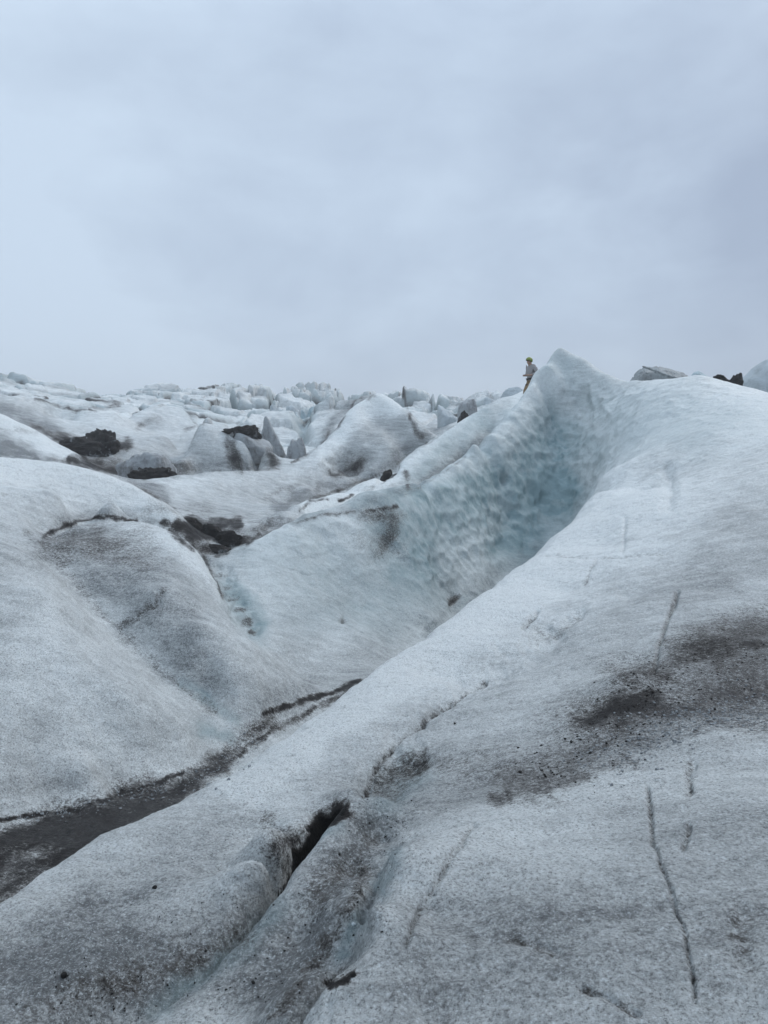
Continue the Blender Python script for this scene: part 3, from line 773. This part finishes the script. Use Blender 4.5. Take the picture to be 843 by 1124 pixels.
for k, (a_, b_, t_, r_, lb) in enumerate([(193, 222, 568, 19.5, 'black slab of gravel highest in the dark hollow'), (216, 252, 574, 19.0, 'long black slab of gravel in the middle of the dark hollow'),
                                          (236, 268, 582, 18.2, 'tilted black slab at the right of the dark hollow'), (222, 256, 597, 16.6, 'lowest black slab at the mouth of the dark hollow')]):
    block('debris_slab', a_, b_, t_, r_, M_DEBRIS, lb, 'debris slab', 120 + k, 'black slabs in the dark hollow', 0.5, 0.25, sink=0.12, p=12)

# clear lump of ice and loose stones on the near lobe
def loose(name, px, py, size, mat, label, cat, seed, group=None, **kw):
    w = hit(px, py)
    th, r = math.atan2(w[0], w[1]), math.hypot(w[0], w[1])
    me_ = boulder_mesh(name, (size / 2, size / 2 * 0.8, size * 0.6), seed, level=3, **kw)
    me_.materials.append(mat)
    o = bpy.data.objects.new(name, me_); COL.objects.link(o)
    o.location = (w[0], w[1], ground(th, r) - size * 0.12); o.rotation_euler = (0, 0, seed)
    return tag(o, label, cat, group)


gl = NT_('clear_ice'); gl.b.inputs['Base Color'].default_value = (0.8, 0.88, 0.9, 1); gl.b.inputs['Roughness'].default_value = 0.12
gl.b.inputs['Transmission Weight'].default_value = 0.7; gl.b.inputs['IOR'].default_value = 1.31
gl.l.new(gl.bump(gl.noise(60, 3), 0.3, 0.01), gl.b.inputs['Normal'])
loose('ice_chunk', 388, 1015, 0.026, gl.m, 'small clear lump of ice at the edge of the narrow near crevasse', 'ice chunk', 3, p=14)
for k, (px, py, sz, lb) in enumerate([(278, 1077, .020, 'tiny black stone on the near lobe, left of the narrow crevasse'), (316, 1030, .012, 'smaller black stone below the black crevasse mouth'), (388, 1066, .022, 'black stone lodged in the mouth of the narrow crevasse'),
                                      (170, 978, .034, 'flat dark stone on the near ridge above the bottom left corner'), (70, 1072, .035, 'dark stone frozen in near the bottom left corner'), (372, 940, .02, 'black stone on the lip right of the black crevasse'),
                                      (499, 795, .03, 'single dark stone on the white slope above the near crevasses')]):
    loose('stone', px, py, sz, M_STONE, lb, 'stone', 200 + k, 'small stones on the near ice')

# broken crystals and grit lying in the dark trough and along the gully: nobody could count them
def scatter(name, pts, wpx, count, smin, smax, mat, seed):
    g = np.random.default_rng(seed)
    v0, f0 = ico(1)
    V, Fc = [], []
    for k in range(count):
        a_ = g.integers(len(pts) - 1); t = g.random()
        px = pts[a_][0] + (pts[a_ + 1][0] - pts[a_][0]) * t + g.normal() * wpx; py = pts[a_][1] + (pts[a_ + 1][1] - pts[a_][1]) * t + g.normal() * wpx * 0.55
        w = hit(px, py)
        th, r = math.atan2(w[0], w[1]), math.hypot(w[0], w[1])
        sz = smin * (smax / smin) ** (g.random() ** 3.2)
        v = v0 * (1 + 0.35 * g.normal(size=(len(v0), 1))).clip(0.5, 1.5) * sz * np.array([1, g.uniform(.6, 1), g.uniform(.4, .8)])
        an = g.random() * 6.28; c_, s_ = math.cos(an), math.sin(an)
        v = np.stack([v[:, 0] * c_ - v[:, 1] * s_, v[:, 0] * s_ + v[:, 1] * c_, v[:, 2]], -1)
        V.append(v + np.array([w[0], w[1], ground(th, r) + sz * 0.25])); Fc.append(f0 + len(v0) * k)
    m_ = mesh_from(name, np.vstack(V).astype(np.float32), np.vstack(Fc))
    m_.polygons.foreach_set('use_smooth', np.zeros(len(m_.polygons), bool))
    m_.materials.append(mat)
    o = bpy.data.objects.new(name, m_); COL.objects.link(o); o['kind'] = 'stuff'
    return o


M_CRYST = ice_material('ice_crystals', False, (0.34, 0.365, 0.38), 0.4)
M_GRIT = rock_material('black_grit', (0.02, 0.018, 0.017), (0.06, 0.053, 0.048), 0, 60)
scatter('ice_crystals', [(660, 838), (740, 800), (850, 775)], 24, 1700, 0.003, 0.014, M_CRYST, 1)
scatter('ice_crystals', [(20, 900), (150, 872), (230, 850), (290, 800)], 11, 420, 0.005, 0.017, M_CRYST, 2)
scatter('grit', [(590, 850), (680, 790), (740, 740), (850, 720)], 30, 1600, 0.002, 0.012, M_GRIT, 3)
scatter('grit', [(300, 1100), (370, 990), (420, 900), (445, 850)], 26, 700, 0.0012, 0.006, M_GRIT, 4)
scatter('grit', [(60, 1110), (180, 1070), (300, 940)], 38, 700, 0.0012, 0.006, M_GRIT, 5)

# ------------------------------------------------------------------ the person beside the peak
def plain(name, col, rough=0.8, sc=60):
    s = NT_(name)
    s.l.new(s.mix(s.ramp(s.noise(sc, 4), 0.3, 0.7), col, tuple(0.7 * c for c in col)), s.b.inputs['Base Color'])
    s.b.inputs['Roughness'].default_value = rough
    return s.m


def skinned(name, verts, edges, mat, parent, sub=2, root=0):
    m_ = bpy.data.meshes.new(name)
    m_.from_pydata([v[:3] for v in verts], edges, [])
    o = bpy.data.objects.new(name, m_); COL.objects.link(o)
    o.modifiers.new('skin', 'SKIN'); sd = o.modifiers.new('sub', 'SUBSURF'); sd.levels = sub
    o.modifiers['skin'].use_smooth_shade = True
    for i, v in enumerate(verts):
        rx = v[3]; ry = v[4] if len(v) > 4 else rx
        m_.skin_vertices[0].data[i].radius = (rx, ry)
        m_.skin_vertices[0].data[i].use_root = (i == root)
    bpy.context.view_layer.update()
    ev = o.evaluated_get(bpy.context.evaluated_depsgraph_get())
    nm = bpy.data.meshes.new_from_object(ev)
    bpy.data.objects.remove(o)
    nm.name = name; nm.materials.clear(); nm.materials.append(mat)
    for p_ in nm.polygons: p_.use_smooth = True
    o = bpy.data.objects.new(name, nm); COL.objects.link(o); o.parent = parent
    return o


def ball(name, loc, rad, mat, parent, cut=None, seg=20):
    bm = bmesh.new(); bmesh.ops.create_uvsphere(bm, u_segments=seg, v_segments=seg // 2, radius=1)
    bmesh.ops.scale(bm, vec=rad, verts=bm.verts)
    if cut is not None:
        bmesh.ops.bisect_plane(bm, geom=bm.verts[:] + bm.edges[:] + bm.faces[:], plane_co=(0, 0, cut), plane_no=(0.25, 0, -1), clear_outer=True)
    bmesh.ops.translate(bm, vec=loc, verts=bm.verts)
    m_ = bpy.data.meshes.new(name); bm.to_mesh(m_); bm.free(); m_.materials.append(mat)
    for p_ in m_.polygons: p_.use_smooth = True
    o = bpy.data.objects.new(name, m_); COL.objects.link(o); o.parent = parent
    return o


person = bpy.data.objects.new('person', None); COL.objects.link(person)
th_p, _ = ang(581.5, 405); r_p = 30.6
gz = ground(th_p, r_p)
print('person top would read', (gz + 1.78) / r_p, 'wanted', ang(582, 392)[1])
person.location = (math.sin(th_p) * r_p, math.cos(th_p) * r_p, gz)
person.rotation_euler = (0, -0.13, math.pi * 1.16)          # local +X is where the person faces: to the left
tag(person, 'person in green helmet, grey jacket and tan trousers climbing down beside the peak', 'person')
M_SKIN = plain('skin', (0.42, 0.26, 0.19)); M_HELM = plain('green_shell', (0.20, 0.25, 0.03), 0.5); M_JKT = plain('grey_jacket', (0.30, 0.285, 0.28))
M_TRS = plain('tan_trousers', (0.24, 0.16, 0.075)); M_BLK = plain('black_webbing', (0.012, 0.012, 0.013)); M_BOOT = plain('dark_boot', (0.03, 0.032, 0.035))
# joints: x forward, y left, z up
J = dict(pel=(0, 0, .92, .13, .15), sp=(.03, 0, 1.10, .12, .14), ch=(.08, 0, 1.30, .13, .16), nk=(.15, 0, 1.46, .055), hd=(.23, 0, 1.55, .075, .085), cr=(.27, 0, 1.65, .075, .085), ns=(.345, 0, 1.56, .016))
for sgn, n_ in ((1, 'l'), (-1, 'r')):
    J['sh' + n_] = (.09, sgn * .17, 1.40, .065); J['el' + n_] = (.02, sgn * .30, 1.16, .045); J['wr' + n_] = (.24, sgn * .17, 1.06, .030); J['pm' + n_] = (.31, sgn * .13, 1.05, .034, .02)
    J['hp' + n_] = (0, sgn * .09, .88, .095)
    J['kn' + n_] = (.27 if sgn > 0 else .17, sgn * .12, .50, .062); J['an' + n_] = (.27 if sgn > 0 else .14, sgn * .13, .09, .045); J['to' + n_] = (.42 if sgn > 0 else .29, sgn * .14, .04, .035)
names = list(J); ix = {k: i for i, k in enumerate(names)}
bv = [J[k] for k in names]
be = [('pel', 'sp'), ('sp', 'ch'), ('ch', 'nk'), ('nk', 'hd'), ('hd', 'cr'), ('hd', 'ns')]
for n_ in 'lr':
    be += [('ch', 'sh' + n_), ('sh' + n_, 'el' + n_), ('el' + n_, 'wr' + n_), ('wr' + n_, 'pm' + n_), ('pel', 'hp' + n_), ('hp' + n_, 'kn' + n_), ('kn' + n_, 'an' + n_), ('an' + n_, 'to' + n_)]
be = [(ix[a_], ix[b_]) for a_, b_ in be]
for sgn, n_ in ((1, 'l'), (-1, 'r')):                     # five bent fingers to a hand
    p0 = J['pm' + n_]
    for k in range(4):
        dz = 0.026 - 0.018 * k; L_ = (.062, .07, .066, .052)[k]
        i0 = len(bv)
        bv += [(p0[0] + .035, p0[1] - sgn * .005, p0[2] + dz, .0095), (p0[0] + .035 + L_ * .55, p0[1] - sgn * .018, p0[2] + dz * 1.1 - .006, .0085), (p0[0] + .035 + L_ * .8, p0[1] - sgn * .045, p0[2] + dz * 1.1 - .016, .0075)]
        be += [(ix['pm' + n_], i0), (i0, i0 + 1), (i0 + 1, i0 + 2)]
    i0 = len(bv)
    bv += [(p0[0] + .0, p0[1] - sgn * .03, p0[2] + .03, .011), (p0[0] + .035, p0[1] - sgn * .055, p0[2] + .038, .009)]
    be += [(ix['pm' + n_], i0), (i0, i0 + 1)]
skinned('body', bv, be, M_SKIN, person)
gv = lambda k, d=0.0, **o: (*J[k][:3], J[k][3] + d, (J[k][4] if len(J[k]) > 4 else J[k][3]) + d)
skinned('jacket', [(.005, 0, .84, .19, .21), (.02, 0, 1.08, .185, .20), gv('ch', .06), (.15, 0, 1.50, .085)] + [gv('sh' + q, .045) for q in 'lr'] + [gv('el' + q, .036) for q in 'lr'] + [(.205, .19, 1.075, .046), (.205, -.19, 1.075, .046)],
        [(0, 1), (1, 2), (2, 3), (2, 4), (2, 5), (4, 6), (5, 7), (6, 8), (7, 9)], M_JKT, person)
skinned('trousers', [(0, 0, .95, .145, .165), gv('hpl', .03), gv('hpr', .03), gv('knl', .028), gv('knr', .028), (.27, .13, .16, .068), (.145, -.13, .16, .068)],
        [(0, 1), (0, 2), (1, 3), (2, 4), (3, 5), (4, 6)], M_TRS, person)
for n_ in 'lr':
    a_, t_ = J['an' + n_], J['to' + n_]
    skinned('boot', [(a_[0], a_[1], .24, .066), (a_[0], a_[1], .11, .062), (a_[0] - .03, a_[1], .055, .05), (t_[0], t_[1], .05, .052, .045)], [(0, 1), (1, 2), (1, 3)], M_BOOT, person, root=1)
hel = ball('helmet', (.245, 0, 1.645), (.145, .12, .125), M_HELM, person, cut=-0.035)
for sgn in (1, -1):
    ball('eye', (.318, sgn * .034, 1.592), (.012, .012, .012), plain('eye_dark', (0.02, 0.02, 0.02), 0.3), person, seg=8)
# harness belt with two leg loops
bm = bmesh.new()
def ring(c, rx, ry, h, nrm_tilt=0):
    vs_ = []
    for k in range(24):
        a_ = k / 24 * 2 * math.pi
        for rr_, zz in ((0, -h), (0.015, -h), (0.015, h), (0, h)):
            vs_.append(bm.verts.new((c[0] + (rx + rr_) * math.cos(a_), c[1] + (ry + rr_) * math.sin(a_), c[2] + zz + nrm_tilt * math.cos(a_))))
    for k in range(24):
        for q in range(4):
            bm.faces.new([vs_[k * 4 + q], vs_[((k + 1) % 24) * 4 + q], vs_[((k + 1) % 24) * 4 + (q + 1) % 4], vs_[k * 4 + (q + 1) % 4]])
ring((.005, 0, .93), .195, .212, .035)
ring((.10, .11, .74), .115, .11, .02, -.03); ring((.06, -.11, .74), .115, .11, .02, -.03)
bmesh.ops.recalc_face_normals(bm, faces=bm.faces)
hm = bpy.data.meshes.new('harness'); bm.to_mesh(hm); bm.free(); hm.materials.append(M_BLK)
ho = bpy.data.objects.new('harness', hm); COL.objects.link(ho); ho.parent = person

# ------------------------------------------------------------------ thin mist over the whole glacier
bm = bmesh.new(); bmesh.ops.create_cube(bm, size=1)
zb, zt = float(Z.min()) - 1.0, float(Z.max()) + 6.0
bmesh.ops.scale(bm, vec=(6200, 6200, zt - zb), verts=bm.verts); bmesh.ops.translate(bm, vec=(0, 0, (zt + zb) / 2), verts=bm.verts)
hzm = bpy.data.meshes.new('haze'); bm.to_mesh(hzm); bm.free()
hz = bpy.data.objects.new('haze', hzm); COL.objects.link(hz); hz['kind'] = 'stuff'
mh = bpy.data.materials.new('mist'); mh.use_nodes = True
mh.node_tree.nodes.remove(mh.node_tree.nodes['Principled BSDF'])
pv = mh.node_tree.nodes.new('ShaderNodeVolumePrincipled'); pv.inputs['Color'].default_value = (0.99, 0.995, 1.0, 1); pv.inputs['Density'].default_value = HAZE
mh.node_tree.links.new(pv.outputs[0], mh.node_tree.nodes['Material Output'].inputs['Volume'])
hzm.materials.append(mh)
print('haze box', zb, zt)

# ------------------------------------------------------------------ light and sky
world = bpy.data.worlds.new('World'); SC.world = world; world.use_nodes = True
wt = world.node_tree; wn = wt.nodes; wl = wt.links
bg = wn['Background']
ZENITH = 2.0
SUN_EL, SUN_AZ = math.radians(42), math.radians(48)     # azimuth measured from +Y towards +X
sky = wn.new('ShaderNodeTexSky'); sky.sky_type = 'NISHITA'; sky.sun_disc = False
sky.sun_elevation = SUN_EL; sky.sun_rotation = SUN_AZ
tc = wn.new('ShaderNodeTexCoord')
mp = wn.new('ShaderNodeMapping'); mp.inputs['Scale'].default_value = (1.0, 1.0, 1.9); mp.inputs['Location'].default_value = (0.3, 0.1, 0.25)
wl.new(tc.outputs['Generated'], mp.inputs['Vector'])
nz1 = wn.new('ShaderNodeTexNoise'); nz1.inputs['Scale'].default_value = 1.7; nz1.inputs['Detail'].default_value = 5; nz1.inputs['Roughness'].default_value = 0.5; nz1.inputs['Distortion'].default_value = 0.4
wl.new(mp.outputs[0], nz1.inputs['Vector'])
dot = wn.new('ShaderNodeVectorMath'); dot.operation = 'DOT_PRODUCT'; dot.inputs[1].default_value = (-0.72, 0.1, 0.42)
wl.new(tc.outputs['Generated'], dot.inputs[0])
ad = wn.new('ShaderNodeMath'); ad.operation = 'MULTIPLY_ADD'; ad.inputs[1].default_value = 0.55
nz2 = wn.new('ShaderNodeTexNoise'); nz2.inputs['Scale'].default_value = 5.5; nz2.inputs['Detail'].default_value = 6; nz2.inputs['Roughness'].default_value = 0.55; nz2.inputs['Distortion'].default_value = 0.3
wl.new(mp.outputs[0], nz2.inputs['Vector'])
mm = wn.new('ShaderNodeMath'); mm.operation = 'MULTIPLY_ADD'; mm.inputs[1].default_value = 0.55
wl.new(nz2.outputs['Fac'], mm.inputs[0])
m3 = wn.new('ShaderNodeMath'); m3.operation = 'MULTIPLY_ADD'; m3.inputs[1].default_value = 1.25; m3.inputs[2].default_value = -0.39
wl.new(nz1.outputs['Fac'], m3.inputs[0]); wl.new(m3.outputs[0], mm.inputs[2])
wl.new(dot.outputs['Value'], ad.inputs[0]); wl.new(mm.outputs[0], ad.inputs[2])
cr = wn.new('ShaderNodeValToRGB')
cr.color_ramp.elements[0].position = 0.25; cr.color_ramp.elements[0].color = (0.35, 0.43, 0.565, 1)
cr.color_ramp.elements[1].position = 0.85; cr.color_ramp.elements[1].color = (0.595, 0.715, 0.86, 1)
bd = wn.new('ShaderNodeVectorMath'); bd.operation = 'DOT_PRODUCT'; bd.inputs[1].default_value = (0.267, 0.927, 0.262)
nrm_ = wn.new('ShaderNodeVectorMath'); nrm_.operation = 'NORMALIZE'; wl.new(tc.outputs['Generated'], nrm_.inputs[0]); wl.new(nrm_.outputs[0], bd.inputs[0])
bp = wn.new('ShaderNodeMapRange'); bp.interpolation_type = 'SMOOTHERSTEP'
for k_, v_ in (('From Min', 0.988), ('From Max', 1.0), ('To Min', 0.0), ('To Max', 0.24)): bp.inputs[k_].default_value = v_
wl.new(bd.outputs['Value'], bp.inputs['Value'])
bm_ = wn.new('ShaderNodeMath'); bm_.operation = 'MULTIPLY_ADD'; wl.new(bp.outputs[0], bm_.inputs[0]); wl.new(nz2.outputs['Fac'], bm_.inputs[1]); wl.new(ad.outputs[0], bm_.inputs[2])
wl.new(bm_.outputs[0], cr.inputs['Fac'])
# an overcast sky grows brighter towards the zenith
sx = wn.new('ShaderNodeSeparateXYZ'); wl.new(tc.outputs['Generated'], sx.inputs[0])
zr = wn.new('ShaderNodeMapRange'); zr.interpolation_type = 'SMOOTHSTEP'
for k_, v_ in (('From Min', 0.40), ('From Max', 0.95), ('To Min', 9.3), ('To Max', 9.3 * ZENITH)): zr.inputs[k_].default_value = v_
wl.new(sx.outputs['Z'], zr.inputs['Value'])
cl_ = wn.new('ShaderNodeVectorMath'); cl_.operation = 'SCALE'
wl.new(cr.outputs[0], cl_.inputs[0]); wl.new(zr.outputs[0], cl_.inputs['Scale'])
sc_ = wn.new('ShaderNodeVectorMath'); sc_.operation = 'SCALE'; sc_.inputs['Scale'].default_value = 0.07
wl.new(sky.outputs[0], sc_.inputs[0])
sm_ = wn.new('ShaderNodeVectorMath'); sm_.operation = 'ADD'
wl.new(sc_.outputs[0], sm_.inputs[0]); wl.new(cl_.outputs[0], sm_.inputs[1])
wl.new(sm_.outputs[0], bg.inputs['Color'])
bg.inputs['Strength'].default_value = 0.1

sl = bpy.data.lights.new('sun', 'SUN'); so = bpy.data.objects.new('sun', sl); COL.objects.link(so)
sl.energy = 1.45; sl.angle = math.radians(20); sl.color = (1.0, 0.97, 0.94)
dirv = Vector((math.sin(SUN_AZ) * math.cos(SUN_EL), math.cos(SUN_AZ) * math.cos(SUN_EL), math.sin(SUN_EL)))
so.rotation_euler = dirv.to_track_quat('Z', 'Y').to_euler()

vs = SC.view_settings
SC.display_settings.display_device = 'sRGB'
vs.view_transform = 'Standard'; vs.look = 'None'; vs.exposure = 0.13; vs.gamma = 1.0; vs.use_curve_mapping = False
